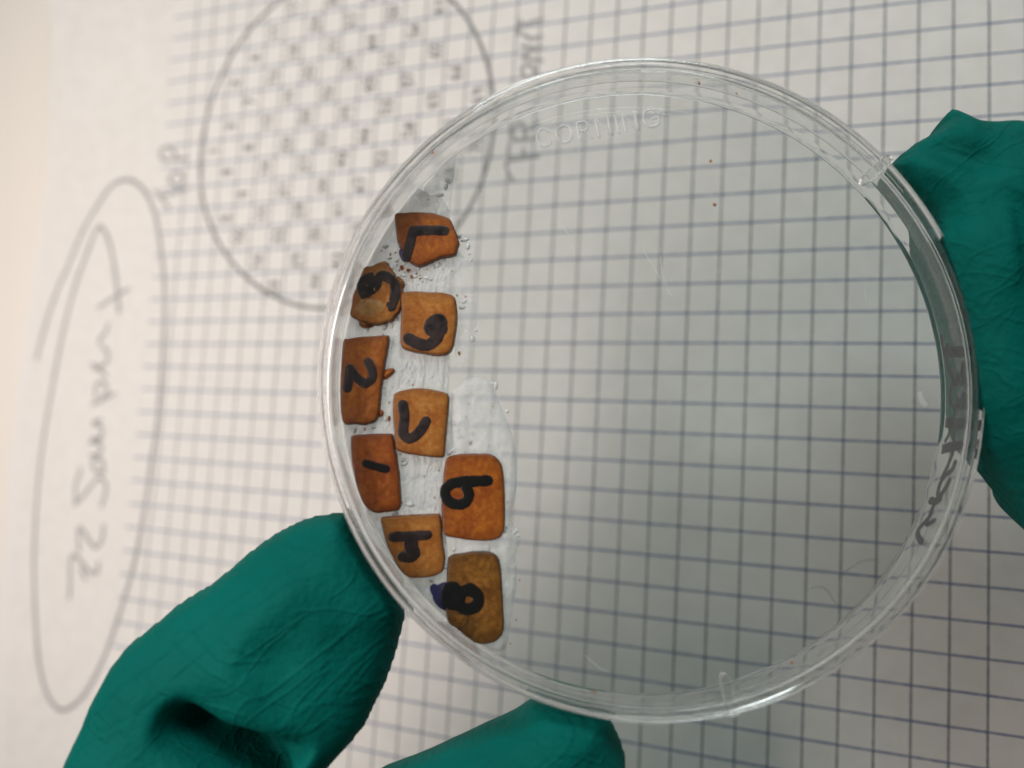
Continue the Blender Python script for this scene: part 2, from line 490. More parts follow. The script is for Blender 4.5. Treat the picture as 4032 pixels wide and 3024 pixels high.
# stroke glyphs in a unit box
GL = {
 '0': [[(.5, 1), (.15, .8), (.1, .4), (.4, 0), (.8, .25), (.85, .7), (.5, 1)]],
 '1': [[(.3, .75), (.55, 1), (.55, 0)]],
 '2': [[(.15, .75), (.45, 1), (.8, .75), (.5, .4), (.1, 0), (.9, .02)]],
 '3': [[(.15, .9), (.6, 1), (.75, .75), (.4, .55), (.8, .35), (.6, .02), (.1, .1)]],
 '4': [[(.6, 0), (.6, 1), (.1, .35), (.9, .35)]],
 '5': [[(.85, 1), (.25, 1), (.2, .58), (.6, .6), (.85, .3), (.5, 0), (.1, .08)]],
 '6': [[(.7, 1), (.25, .6), (.15, .2), (.5, 0), (.8, .25), (.5, .5), (.2, .3)]],
 '7': [[(.1, 1), (.85, 1), (.4, 0)]],
 '8': [[(.5, .52), (.2, .75), (.5, 1), (.8, .75), (.5, .52), (.15, .25), (.5, 0), (.85, .25), (.5, .52)]],
 '9': [[(.8, .7), (.5, 1), (.2, .75), (.45, .5), (.8, .7), (.7, 0)]],
 'C': [[(.9, .8), (.6, 1), (.25, .9), (.08, .5), (.25, .1), (.6, 0), (.9, .2)]],
 'O': [[(.5, 1), (.18, .85), (.05, .5), (.18, .15), (.5, 0), (.82, .15), (.95, .5), (.82, .85), (.5, 1)]],
 'R': [[(.12, 0), (.12, .5), (.12, 1)], [(.12, 1), (.6, 1), (.82, .76), (.6, .5), (.12, .5)], [(.5, .5), (.88, 0)]],
 'N': [[(.1, 0), (.1, 1)], [(.1, 1), (.88, 0)], [(.88, 0), (.88, 1)]],
 'I': [[(.5, 0), (.5, 1)]],
 'G': [[(.9, .8), (.6, 1), (.25, .9), (.08, .5), (.25, .1), (.6, 0), (.9, .15), (.92, .45), (.6, .45)]],
}

# pencil circle (traced, slightly wobbly)
cc, cr = (-17.926, 2.445), 7.16
th = np.linspace(0, 2 * math.pi * 1.01, 90)
rad = cr + 0.11 * np.sin(2 * th + 0.8) + 0.04 * np.sin(5 * th)
pencil('pencil_circle', [np.stack(jr2xy(cc[0] + rad * np.cos(th), cc[1] + rad * np.sin(th)), 1)], 0.95, 2, 0.25, M_PENCILDARK)
# numbers written in every other square
num = 0
for cj in range(-26, -9):
    for crow in range(-6, 11):
        if (cj + crow) % 2 == 0: continue
        j0, r0 = cj + 0.5, crow + 0.5
        if math.hypot(j0 - cc[0], r0 - cc[1]) > cr - 0.5: continue
        num += 1
        txt = str(num); lines = []
        w = 0.34 if len(txt) == 1 else 0.27
        gap = 0.07
        tot = w * len(txt) + gap * (len(txt) - 1)
        dj, dr = rng.normal(0, .06, 2)
        for k, ch in enumerate(txt):
            for ln in GL[ch]:
                q = np.array(ln) + rng.normal(0, 0.05, (len(ln), 2))
                lr = r0 + dr + tot / 2 - (k * (w + gap)) - q[:, 0] * w
                lj = j0 + dj + 0.23 - q[:, 1] * 0.46
                lines.append(np.stack(jr2xy(lj, lr), 1))
        pencil('pencil_number', lines, 0.6, 4, 0.3, M_NUM)


def pxlines(L, ox, oy, s): return [[px2xy(ox + x / s, oy + y / s) for x, y in l] for l in L]


# words and loops
T = pxlines([[(1125, 1385), (1180, 1450), (1222, 1505)], [(1165, 1425), (1250, 1402), (1350, 1375)]], 0, 0, 1.843)
O = pxlines([[(1230, 1290), (1275, 1245), (1330, 1280), (1320, 1330), (1260, 1340), (1228, 1300), (1240, 1280)]], 0, 0, 1.843)
Pp = pxlines([[(1365, 1150), (1300, 1155), (1180, 1160)], [(1180, 1160), (1165, 1100), (1210, 1065), (1265, 1100), (1290, 1158)]], 0, 0, 1.843)
pencil('pencil_word', T + O + Pp, 1.0, 6, 0.2)
fr = pxlines([
    [(200, 1165), (300, 1150), (405, 1135)], [(205, 1160), (185, 1110), (195, 1060)], [(290, 1150), (300, 1085)],
    [(225, 1020), (310, 1015), (400, 1000)], [(225, 1015), (220, 930), (270, 890), (310, 940), (305, 1010)], [(305, 960), (350, 920), (405, 890)],
    [(290, 540), (285, 490), (330, 470), (375, 500), (370, 545), (325, 565), (290, 540)],
    [(430, 440), (350, 430), (285, 420)], [(285, 420), (360, 370), (430, 350)], [(430, 350), (360, 345), (285, 335)],
    [(430, 265), (350, 280), (300, 250)], [(265, 190), (350, 165), (435, 140)], [(265, 250), (265, 190), (275, 150)]], 1900, 0, 1.844)
pencil('pencil_word', fr, 1.0, 6, 0.2)
pencil('pencil_tail', pxlines([[(165, 1180), (185, 1250), (225, 1320)]], 1900, 0, 1.844), 0.8)
z2 = lambda L: [(x / 1.382, 600 + y / 1.382) for x, y in L]
z3 = lambda L: [(x / 1.382, 1700 + y / 1.382) for x, y in L]
oval = z2([(648, 868), (640, 770), (622, 620), (595, 490), (553, 405), (520, 430), (470, 560), (420, 690), (375, 850), (330, 1040), (290, 1250), (255, 1450)]) + \
    z3([(222, 150), (195, 450), (185, 750), (195, 1050), (215, 1270), (258, 1430), (325, 1512), (400, 1490), (480, 1400), (570, 1220), (660, 960), (735, 700), (790, 400), (830, 120)]) + \
    z2([(850, 1520), (872, 1300), (890, 1000), (896, 750), (880, 560), (850, 360), (800, 230), (740, 165), (680, 150), (610, 180), (530, 290), (450, 430), (370, 620), (300, 780), (240, 970), (200, 1120)])
pencil('pencil_oval', [[px2xy(*p) for p in oval]], 1.25, 5, 0.2)
wl = [z3([(378, 905), (382, 800), (384, 700), (402, 672), (440, 705), (475, 748), (510, 770), (535, 755), (533, 715)]), z3([(440, 748), (466, 800)]),
      z3([(430, 650), (428, 570), (432, 518), (460, 550), (500, 615), (530, 628), (556, 585), (565, 510)]),
      z3([(410, 385), (412, 300), (440, 205)]), z3([(412, 395), (450, 350), (500, 290), (535, 250), (572, 275), (575, 330), (552, 405)]),
      z3([(555, 215), (520, 215), (503, 175), (525, 145), (560, 165), (565, 225)]),
      z3([(490, 60), (540, 50), (555, 20)]), z2([(490, 1650), (540, 1640), (550, 1600), (500, 1560), (545, 1550), (555, 1500), (505, 1470), (550, 1455)]),
      z2([(505, 1370), (560, 1345), (625, 1310)]), z2([(520, 1335), (525, 1265), (560, 1250), (585, 1290), (560, 1330)]),
      z2([(580, 1215), (500, 1150)]), z2([(510, 1175), (575, 1150), (588, 1090), (560, 1060)]), z2([(545, 1040), (540, 1020), (575, 980), (590, 930)]),
      z2([(535, 845), (610, 795), (700, 742)])]
pencil('pencil_word', [[px2xy(*p) for p in l] for l in wl], 1.05, 5, 0.2)

# ------------------------------------------------------------------ dish frame
ax = np.array([-0.0165, 0.0967, 1.0]); ax /= np.linalg.norm(ax)          # away from the camera
DC = ray(2573, 1485) * 112.1
b1 = np.array([1.0, 0, 0]); b1 -= ax * (b1 @ ax); b1 /= np.linalg.norm(b1)
b2 = np.cross(-ax, b1)
if b2[1] > 0: b2 = -b2
WX, WY, WZ, WO = dir2world(b1), dir2world(b2), dir2world(-ax), cam2world(DC) * MM
DM = Matrix(((WX[0], WY[0], WZ[0], WO[0]), (WX[1], WY[1], WZ[1], WO[1]), (WX[2], WY[2], WZ[2], WO[2]), (0, 0, 0, 1)))


def px2d(px, py, depth):
    """photo point -> dish-plane x, y (mm) on the plane lying depth mm below the lid's top"""
    d = ray(px, py); c = DC + ax * depth
    p = d * ((c @ ax) / (d @ ax)) - c
    return np.array([p @ b1, p @ b2])


def px2cyl(px, py, R):
    d = ray(px, py)
    o = -DC
    oo, dd = o - ax * (o @ ax), d - ax * (d @ ax)
    a, b, c = dd @ dd, 2 * oo @ dd, oo @ oo - R * R
    t = (-b + math.sqrt(max(b * b - 4 * a * c, 0))) / (2 * a)
    p = o + d * t
    return math.atan2(p @ b2, p @ b1), p @ ax


def lathe(profile, n=360):
    pr = []
    for k, a in enumerate(profile):                                  # support points keep the long faces flat-shaded
        b = profile[(k + 1) % len(profile)]
        pr.append(a); L_ = math.hypot(b[0] - a[0], b[1] - a[1])
        if L_ > 0.35:
            for t in (0.08 / L_, 1 - 0.08 / L_): pr.append((a[0] + (b[0] - a[0]) * t, a[1] + (b[1] - a[1]) * t))
    profile = pr
    V, Fc = [], []
    m = len(profile)
    for i in range(n):
        a = 2 * math.pi * i / n
        for r, d in profile: V.append((r * math.cos(a), r * math.sin(a), -d))
    for i in range(n):
        k = (i + 1) % n
        for j in range(m):
            l = (j + 1) % m
            Fc.append((i * m + j, i * m + l, k * m + l, k * m + j))
    return V, Fc


def recalc(o):
    bm = bmesh.new(); bm.from_mesh(o.data); bmesh.ops.recalc_face_normals(bm, faces=bm.faces); bm.to_mesh(o.data); bm.free()
    return o


def autosmooth(o, ang=40):
    me = o.data
    bm = bmesh.new(); bm.from_mesh(me)
    for e in bm.edges:
        if len(e.link_faces) == 2 and e.calc_face_angle(0) > math.radians(ang): e.smooth = False
    bm.to_mesh(me); bm.free()
    return o


def disc(name, R, d, parent, up=True, n=192):
    V = [(0, 0, -d)] + [(R * math.cos(2 * math.pi * i / n), R * math.sin(2 * math.pi * i / n), -d) for i in range(n)]
    Fc = [(0, 1 + i, 1 + (i + 1) % n) for i in range(n)]
    if not up: Fc = [f[::-1] for f in Fc]
    return V, Fc


def slab(name, R, d0, d1, parent, M):
    V, Fc = disc(name, R, d0, parent); V2, F2 = disc(name, R, d1, parent, False)
    return mesh_obj(name, V + V2, Fc + [tuple(i + len(V) for i in f) for f in F2], M_FILM, parent, M, False)


FLOOR = 7.8
dish = empty('petri_dish', DM @ Matrix.Translation((0, 0, -8.9 * MM)), 'clear plastic petri dish with lid, date inked on its wall, held over the page', 'petri dish')
lid = slab('lid', 44.4, 0.05, 0.85, dish, DM)
V, Fc = lathe([(44.42, 0.0), (45.0, 0.0), (45.3, 0.07), (45.48, 0.25), (45.55, 0.55), (45.55, 5.6), (45.45, 5.85), (45.1, 5.85), (44.98, 5.65), (44.96, 1.3), (44.82, 1.0), (44.42, 0.9)])
autosmooth(recalc(mesh_obj('skirt', V, Fc, M_GLASS, lid, DM)), 50)
for px, py in ((1885 * 1.8228, 372 * 1.8228), (1570 * 1.8228, 1512 * 1.8228)):
    q = px2d(px, py, 1.5); a = math.atan2(q[1], q[0])
    V, Fc = [], []
    u = np.array([math.cos(a), math.sin(a)]); w = np.array([-u[1], u[0]])
    prof = [(45.3, .72), (41.0, .72), (40.4, .60), (40.0, .34), (39.88, 0.0), (40.0, -.34), (40.4, -.60), (41.0, -.72), (45.3, -.72)]
    for dep, sc in ((0.02, 1.0), (-0.55, 1.0), (-0.85, 0.80)):
        for r, t in prof: p = u * (r if sc == 1 else r + 0.12) + w * t * sc; V.append((p[0], p[1], -dep))
    m = len(prof)
    for l in range(2):
        for k in range(m): Fc.append((l * m + k, l * m + (k + 1) % m, (l + 1) * m + (k + 1) % m, (l + 1) * m + k))
    Fc.append(tuple(range(m))); Fc.append(tuple(range(3 * m - 1, 2 * m - 1, -1)))
    autosmooth(recalc(mesh_obj('rib', V, Fc, M_GLASS, lid, DM)), 45)
# raised lettering on the lid
pa, pb = px2d(1900 + 385 / 1.844, 1075 / 1.844, 0), px2d(1900 + 1310 / 1.844, 905 / 1.844, 0)
du = (pb - pa); Lw = np.hypot(*du); du /= Lw; dv = np.array([-du[1], du[0]])
wid = {'C': 1, 'O': 1.05, 'R': .95, 'N': 1.0, 'I': .35, 'G': 1.05}
tot = sum(wid[c] for c in 'CORNING'); x = 0; V, Fc = [], []
for c in 'CORNING':
    ww = wid[c] / tot * Lw
    for ln in GL[c]:
        sm = c in 'COG' or len(ln) > 3
        q = [pa + du * (x + ww * (.1 + .8 * gx)) + dv * gy * 2.5 for gx, gy in ln]
        if sm: stroke(q, 0.46, 0.24, V, Fc, 5, 6, z0=-0.045)
        else: stroke([q[0], q[-1]] if c != 'R' or len(ln) != 3 else q, 0.46, 0.24, V, Fc, 5, 6, z0=-0.045)
    x += ww
mesh_obj('raised_lettering', V, Fc, M_LETTER, lid, DM)

sc5 = lambda L: [(1700 + x / 2.212, 600 + y / 2.212) for x, y in L]
for l, wd in ((sc5([(1105, 500), (1110, 570), (1135, 640), (1185, 705), (1240, 790), (1265, 840)]), .10), (sc5([(1835, 830), (1890, 930), (1960, 1050), (2030, 1160), (2100, 1270)]), .10), (sc5([(1990, 900), (2005, 1010), (2015, 1080), (2050, 1150)]), .13),
              ([(2400 + x / 2.212, y / 2.212) for x, y in [(1280, 1270), (1330, 1310)]], .09), ([(2400 + x / 2.212, y / 2.212) for x, y in [(1555, 1520), (1620, 1590), (1690, 1660)]], .09), ([(2700 + x / 2.212, 1100 + y / 2.212) for x, y in [(1565, 60), (1572, 160), (1580, 250)]], .06),
              ([(2700 + x / 2.212, 1100 + y / 2.212) for x, y in [(2040, 1000), (2055, 1050), (2085, 1090)]], .55), ([(2200 + x / 2.212, 2274 + y / 2.212) for x, y in [(230, 680), (300, 740), (350, 790), (420, 810)]], .08)):
    V, Fc = [], []
    stroke([px2d(*p, 0) for p in l], wd * 1.35, 0.03, V, Fc, 6, 4, z0=-0.045, wob=0.4)
    mesh_obj('scratch', V, Fc, M_SCRATCH, lid, DM)
# base
base = slab('base', 43.92, FLOOR, 8.6, dish, DM)
V, Fc = lathe([(44.1, 1.62), (44.45, 1.62), (44.6, 1.75), (44.65, 2.0), (44.65, 8.0), (44.5, 8.6), (44.35, 8.9), (44.1, 8.92), (43.98, 8.8), (43.94, 7.8), (43.96, 7.3), (43.98, 6.5), (44.0, 2.0), (44.03, 1.75)])
autosmooth(recalc(mesh_obj('wall', V, Fc, M_GLASS, base, DM)), 50)
# handwriting on the wall, seen from inside the bend of the glass
RW = 44.69
A = lambda L: [(3400 + x / 2.074, 1000 + y / 2.074) for x, y in L]
B = lambda L: [(3400 + x / 2.212, 1500 + y / 2.212) for x, y in L]
ink = [(A([(655, 680), (668, 830), (672, 975)]), 1.25), (A([(700, 795), (760, 800), (825, 800)]), 2.0), (A([(712, 750), (705, 860), (730, 960), (770, 1050)]), 1.3), (A([(840, 905), (825, 980), (790, 1050)]), 1.5),
       (A([(770, 1040), (735, 1120), (740, 1210), (775, 1250), (815, 1230), (835, 1150)]), 1.1), (A([(800, 1220), (795, 1180)]), 0.7), (A([(775, 1250), (762, 1360), (765, 1480), (745, 1640)]), 1.0),
       (A([(670, 1380), (745, 1385), (825, 1385)]), 1.9), (A([(735, 1430), (715, 1490), (692, 1530)]), 0.9), (A([(670, 1600), (740, 1580), (810, 1570)]), 1.9),
       (B([(800, 640), (760, 740), (710, 850), (670, 980)]), 1.1), (B([(822, 720), (790, 790), (735, 830), (690, 910), (670, 1000)]), 1.2), (B([(770, 880), (730, 960), (690, 1010), (640, 1090)]), 1.3),
       (B([(610, 1050), (650, 1060), (690, 1040)]), 1.6), (B([(625, 1120), (600, 1190), (560, 1240), (500, 1310), (500, 1370), (530, 1420)]), 1.3), (B([(640, 1230), (580, 1260)]), 1.2)]
V, Fc = [], []
for k, (l, wd) in enumerate(ink):
    q = []
    for px, py in l:
        a, d = px2cyl(px, py, RW); q.append((a * RW, d))
    stroke(q, wd * 0.78, 0.02 + 0.006 * (k % 5), V, Fc, 6, 6, wob=0.15)
Vc = []
for s, d, h in V:
    d = min(max(d, 2.1), 7.8)
    Vc.append(((RW + h) * math.cos(s / RW), (RW + h) * math.sin(s / RW), -d))
mesh_obj('marker_writing', Vc, Fc, M_INKGREY, base, DM)

# ------------------------------------------------------------------ adhesive under the tiles
rfl = 43.75


def clampR(q, R=rfl):
    q = np.array(q, float); r = np.hypot(q[:, 0], q[:, 1])
    k = np.minimum(1, R / np.maximum(r, 1e-6))
    return q * k[:, None]


def arc_px(p, q, n=26, R=rfl):
    a0, a1 = math.atan2(p[1], p[0]), math.atan2(q[1], q[0])
    if a1 < a0: a1 += 2 * math.pi
    return [(R * math.cos(a), R * math.sin(a)) for a in np.linspace(a0, a1, n)]


def wave(x, y, s):
    return (np.sin(x * 1.7 * s + 1.3 * np.sin(y * 1.1 * s)) * np.sin(y * 1.3 * s + 0.9 * np.sin(x * .8 * s)) + 0.6 * np.sin(x * 3.9 * s + y * 2.7 * s + np.sin(y * 3 * s))) / 1.6


def adhesive(name, poly, cell, th, amp, material, label, cat='adhesive', zlow=FLOOR - 0.02):
    Vq, Fq, bq, eq = patch2d(poly, cell)
    d, _, _ = dist_line(Vq, poly, True)
    prof = np.sqrt(np.clip(1 - (1 - np.clip(d / 1.3, 0, 1)) ** 2, 0, 1))
    h = prof * (th + amp * (wave(Vq[:, 0], Vq[:, 1], 1.5) + 0.5 * wave(Vq[:, 0] * 2.3, Vq[:, 1] * 1.9 + 3, 2.1) + 0.25 * rng.normal(0, 1, len(Vq))))
    h = np.clip(h, 0.01, None); h[bq] = 0.005
    c = Vq.mean(0)
    o = mesh_obj(name, np.c_[Vq - c, h], Fq, material, None, DM @ Matrix.Translation((c[0] * MM, c[1] * MM, -zlow * MM)))
    o['label'] = label; o['category'] = cat
    return o


dF = lambda L: [px2d(x, y, FLOOR) for x, y in L]
top_ = px2d(1795, 600, FLOOR)
s1 = dF([(1655, 745), (1700, 772), (1728, 760), (1752, 800), (1770, 830), (1772, 870), (1792, 930), (1800, 985), (1830, 1010), (1815, 1060), (1782, 1090), (1762, 1120), (1760, 1180), (1772, 1300), (1768, 1420), (1764, 1540), (1775, 1640), (1790, 1740), (1770, 1800),
          (1745, 1840), (1760, 1900), (1740, 2000), (1755, 2100), (1765, 2200), (1760, 2350), (1752, 2470), (1720, 2580)])
lowp = s1[-1]
poly1 = [np.array(p) for p in s1] + [np.array(p) for p in arc_px(lowp, s1[0], 40)[::-1]]
aend = math.atan2(lowp[1], lowp[0]); ast = math.atan2(s1[0][1], s1[0][0])
# walk along the wall from the low end, clockwise past 9 o'clock, to the top end
if aend > 0: aend -= 2 * math.pi
a0 = aend; a1 = ast - 2 * math.pi if ast > 0 else ast
arc = [(rfl * math.cos(a), rfl * math.sin(a)) for a in np.linspace(a0, a1, 46)]
poly1 = clampR(np.array(list(s1) + arc))
sheet = adhesive('adhesive_sheet', poly1, 0.36, 0.18, 0.12, M_GLUE, 'milky white wrinkled adhesive sheet under the tiles along the left wall')
gel = dF([(1775, 1560), (1800, 1530), (1835, 1497), (1880, 1487), (1925, 1500), (1955, 1560), (1985, 1630), (2010, 1690), (2030, 1760), (2036, 1850), (2032, 1940), (2012, 2030), (2016, 2062), (2040, 2090), (2045, 2140), (2030, 2200), (2036, 2290), (2020, 2390), (2008, 2480), (1985, 2560), (1900, 2560), (1800, 2520), (1790, 2300), (1790, 2000), (1780, 1800)])
adhesive('adhesive_pad', clampR(spline(gel, 3, True)), 0.36, 0.75, 0.10, M_GEL, 'clear gel adhesive spreading right of the two lowest tiles')
gel2 = dF([(1790, 940), (1850, 960), (1868, 1010), (1850, 1060), (1878, 1150), (1885, 1240), (1872, 1340), (1846, 1410), (1800, 1450), (1785, 1300), (1775, 1150), (1800, 1050)])
adhesive('adhesive_smear', clampR(spline(gel2, 3, True)), 0.36, 0.13, 0.08, glue_mat('thin_adhesive', 0.78, bump=0.5), 'thin clear adhesive smear right of the tile marked 6')

z1 = lambda L: [(1200 + x / 2.212, 700 + y / 2.212) for x, y in L]
y2 = lambda L: [(1200 + x / 2.212, 1450 + y / 2.212) for x, y in L]
y3 = lambda L: [(1200 + x / 2.212, 2000 + y / 2.212) for x, y in L]
glints = z1([(1350, 505), (1395, 540), (1420, 600), (1450, 712), (1430, 660), (1120, 775), (1160, 760), (1060, 872), (1095, 885), (990, 790), (960, 860), (1390, 1080), (1370, 1130), (1490, 1330), (1460, 1400), (1230, 80), (1245, 30), (1050, 70), (1180, 150), (1010, 130), (700, 600), (740, 700), (880, 740), (760, 1290), (700, 1300), (430, 1250), (860, 850)]) + \
    y2([(1640, 130), (1665, 150), (1760, 375), (430, 545), (380, 580), (520, 530), (600, 520), (800, 1262), (770, 1275), (910, 1190), (930, 1180), (1270, 730), (1300, 710), (700, 445), (690, 170), (860, 800), (870, 830), (1330, 540), (1340, 600), (740, 230), (900, 110)]) + \
    y3([(1755, 165), (1740, 190), (1860, 240), (1830, 210), (1820, 610), (1800, 720), (1210, 480), (1225, 520), (970, 650), (1100, 640), (1060, 840), (1650, 330), (1600, 350), (1740, 760), (1300, 360)])
V, Fc = [], []
for i in range(len(glints) + 150):
    if i < len(glints): px, py = glints[i]; sz = 0.20 + 0.22 * rng.random()
    elif i < len(glints) + 80: px, py = 1340 + 430 * rng.random(), 880 + 420 * rng.random(); sz = 0.10 + 0.16 * rng.random()
    else: px, py = 1380 + 370 * rng.random(), 1300 + 1180 * rng.random(); sz = 0.10 + 0.16 * rng.random()
    q = px2d(px, py, FLOOR - 0.2)
    if np.hypot(*q) > 42.7: continue
    bm = bmesh.new(); bmesh.ops.create_icosphere(bm, subdivisions=2, radius=sz); b = len(V)
    a_ = rng.random() * 3.14; ca_, sa_ = math.cos(a_), math.sin(a_); st_ = 1 + 0.7 * rng.random()
    for v in bm.verts:
        x_, y_ = v.co.x * st_, v.co.y * 0.8
        V.append((q[0] + x_ * ca_ - y_ * sa_, q[1] + x_ * sa_ + y_ * ca_, -(FLOOR - 0.16) + v.co.z * 0.75))
    for f in bm.faces: Fc.append([b + v.index for v in f.verts])
    bm.free()
mesh_obj('glint_beads', V, Fc, glue_mat('glint_white', 0.14, bump=0.15), sheet, DM, True, {'kind': 'stuff'})  # white beads added to stand in for bright glints on the adhesive

top_gel = dF([(1800, 590), (1788, 680), (1780, 760), (1772, 850), (1752, 800), (1728, 765), (1700, 778), (1668, 745), (1720, 680), (1760, 630)])
adhesive('adhesive_smear', clampR(spline(top_gel, 3, True)), 0.36, 0.12, 0.08, glue_mat('upper_adhesive', 0.72, bump=0.7), 'thin wrinkled adhesive smear above the tile marked 7, up to the dish wall')

# ------------------------------------------------------------------ tiles
TD = 6.4                                         # depth of the tile tops below the lid
tile_defs = []
z1 = lambda L: [(1200 + x / 2.212, 700 + y / 2.212) for x, y in L]
y2 = lambda L: [(1200 + x / 2.212, 1450 + y / 2.212) for x, y in L]
y3 = lambda L: [(1200 + x / 2.212, 2000 + y / 2.212) for x, y in L]
OR = ((0.52, 0.150, 0.009), (0.35, 0.074, 0.003)); TAN = ((0.56, 0.232, 0.045), (0.43, 0.122, 0.009)); OL = ((0.34, 0.138, 0.015), (0.18, 0.060, 0.004)); RED = ((0.47, 0.110, 0.005), (0.31, 0.056, 0.001))
tiles = [
 ('7', z1([(782, 312), (870, 298), (960, 290), (1050, 296), (1130, 305), (1200, 325), (1262, 352), (1300, 420), (1325, 500), (1342, 560), (1328, 620), (1310, 662), (1240, 680), (1180, 692), (1090, 730), (1000, 766), (950, 748), (915, 728), (870, 670), (830, 600), (800, 530), (786, 430)]), OR, 'chipped five-sided brown tile marked 7, topmost of the nine', M_INK,
  [(z1([(1215, 462), (1080, 458), (960, 462)]), 92), (z1([(945, 460), (925, 540), (905, 620), (885, 690)]), 88)], 0.25),
 ('3', z1([(420, 765), (500, 758), (560, 765), (620, 745), (660, 728), (710, 735), (760, 795), (800, 850), (832, 905), (852, 1000), (845, 1080), (832, 1150), (800, 1190), (760, 1232), (700, 1255), (640, 1272), (560, 1268), (500, 1255), (430, 1215), (385, 1180), (370, 1050), (390, 900)]), TAN, 'crumbling brown tile marked 3, broken at its lower edge against the wall', M_INK,
  [(z1([(525, 1010), (510, 930), (570, 880), (620, 900), (590, 960), (540, 980)]), 110), (z1([(600, 890), (690, 855), (765, 905), (790, 990), (775, 1060), (752, 1120)]), 95)], 1.0),
 ('6', z1([(838, 1010), (880, 992), (960, 985), (1100, 990), (1230, 1000), (1285, 1020), (1312, 1060), (1325, 1180), (1318, 1300), (1300, 1420), (1280, 1490), (1240, 1530), (1180, 1545), (1050, 1530), (900, 1500), (850, 1475), (832, 1430), (832, 1300), (838, 1150)]), TAN, 'tan squarish tile marked 6, with smooth rounded corners', M_INK,
  [(z1([(905, 1402), (980, 1440), (1070, 1455), (1140, 1410), (1180, 1330)]), 105), (z1([(1185, 1320), (1175, 1240), (1110, 1270), (1100, 1320), (1150, 1340)]), 120)], 0.12),
 ('2', [(1343, 1345), (1370, 1334), (1400, 1327), (1460, 1321), (1515, 1317), (1530, 1324), (1529, 1350), (1520, 1400), (1511, 1450), (1503, 1510), (1497, 1560), (1492, 1610), (1484, 1645), (1465, 1664), (1430, 1671), (1390, 1668), (1345, 1660), (1338, 1500)], OR, 'brown tile marked 2, a crumb jutting from its right side', M_INK,
  [([(1368, 1528), (1374, 1490), (1378, 1452)], 84), ([(1380, 1455), (1408, 1490), (1438, 1512)], 80), ([(1440, 1512), (1466, 1490), (1464, 1455), (1450, 1425)], 80)], 0.3),
 ('5', y2([(768, 245), (795, 212), (830, 195), (915, 178), (1000, 170), (1100, 180), (1200, 202), (1240, 225), (1256, 265), (1250, 350), (1240, 450), (1228, 600), (1215, 735), (1205, 768), (1170, 776), (1085, 770), (1000, 760), (910, 748), (840, 732), (800, 712), (786, 680), (778, 560), (764, 400)]), TAN, 'tan tile marked 5, touching the corner of the tile marked 1', M_INK,
  [(y2([(855, 320), (868, 420), (862, 500), (862, 570), (905, 612), (960, 590), (1010, 540), (1055, 465)]), 92)], 0.12),
 ('1', y2([(398, 600), (430, 582), (480, 575), (610, 572), (735, 570), (760, 585), (770, 620), (782, 710), (800, 800), (815, 900), (822, 960), (830, 1100), (832, 1190), (815, 1230), (775, 1245), (700, 1258), (620, 1262), (560, 1240), (520, 1200), (480, 1130), (440, 1000), (415, 880), (395, 720)]), RED, 'reddish brown tile marked with a single dash, beside the curved wall', M_INKDARK,
  [(y2([(530, 830), (620, 855), (708, 878)]), 72)], 0.15),
 ('9', y2([(1225, 800), (1260, 768), (1320, 750), (1400, 744), (1520, 743), (1600, 746), (1660, 770), (1700, 815), (1728, 900), (1740, 1050), (1744, 1200), (1742, 1390), (1720, 1450), (1680, 1488), (1620, 1502), (1550, 1505), (1430, 1498), (1310, 1480), (1240, 1465), (1205, 1430), (1192, 1300), (1190, 1150), (1200, 980)]), OR, 'large brown tile marked 9 in heavy black loop, furthest right', M_INKDARK,
  [(y2([(1592, 980), (1480, 985), (1370, 990), (1270, 1010)]), 98), (y2([(1290, 1000), (1225, 1060), (1240, 1140), (1310, 1185), (1390, 1175), (1430, 1110), (1405, 1030)]), 92)], 0.1),
 ('4', y3([(658, 92), (700, 80), (780, 73), (900, 65), (1040, 60), (1150, 55), (1175, 70), (1186, 120), (1192, 210), (1198, 300), (1212, 380), (1216, 450), (1208, 520), (1190, 565), (1130, 592), (1060, 610), (980, 614), (905, 608), (850, 570), (800, 500), (750, 415), (705, 300), (672, 180)]), TAN, 'tan tile marked 4 like a stubby T, above the gloved thumb', M_INK,
  [(y3([(768, 252), (870, 248), (980, 242), (1068, 235)]), 86), (y3([(925, 285), (930, 350), (950, 390)]), 120), (y3([(850, 425), (920, 432), (965, 400)]), 88)], 0.12),
 ('8', y3([(1245, 455), (1268, 428), (1320, 405), (1440, 386), (1530, 382), (1600, 386), (1650, 405), (1685, 440), (1705, 510), (1716, 640), (1725, 800), (1732, 930), (1736, 1040), (1725, 1100), (1685, 1150), (1630, 1178), (1560, 1190), (1480, 1192), (1400, 1186), (1320, 1175), (1262, 1158), (1235, 1120), (1225, 1020), (1225, 850), (1230, 700), (1238, 550)]), OL, 'olive brown tile marked 8, lowest of the nine', M_INKDARK,
  [(y3([(1440, 705), (1350, 745), (1330, 820), (1400, 880), (1490, 855), (1510, 770), (1440, 705)]), 104), (y3([(1300, 692), (1252, 700), (1236, 770), (1262, 828), (1330, 830), (1350, 760), (1300, 692)]), 100)], 0.1),
]


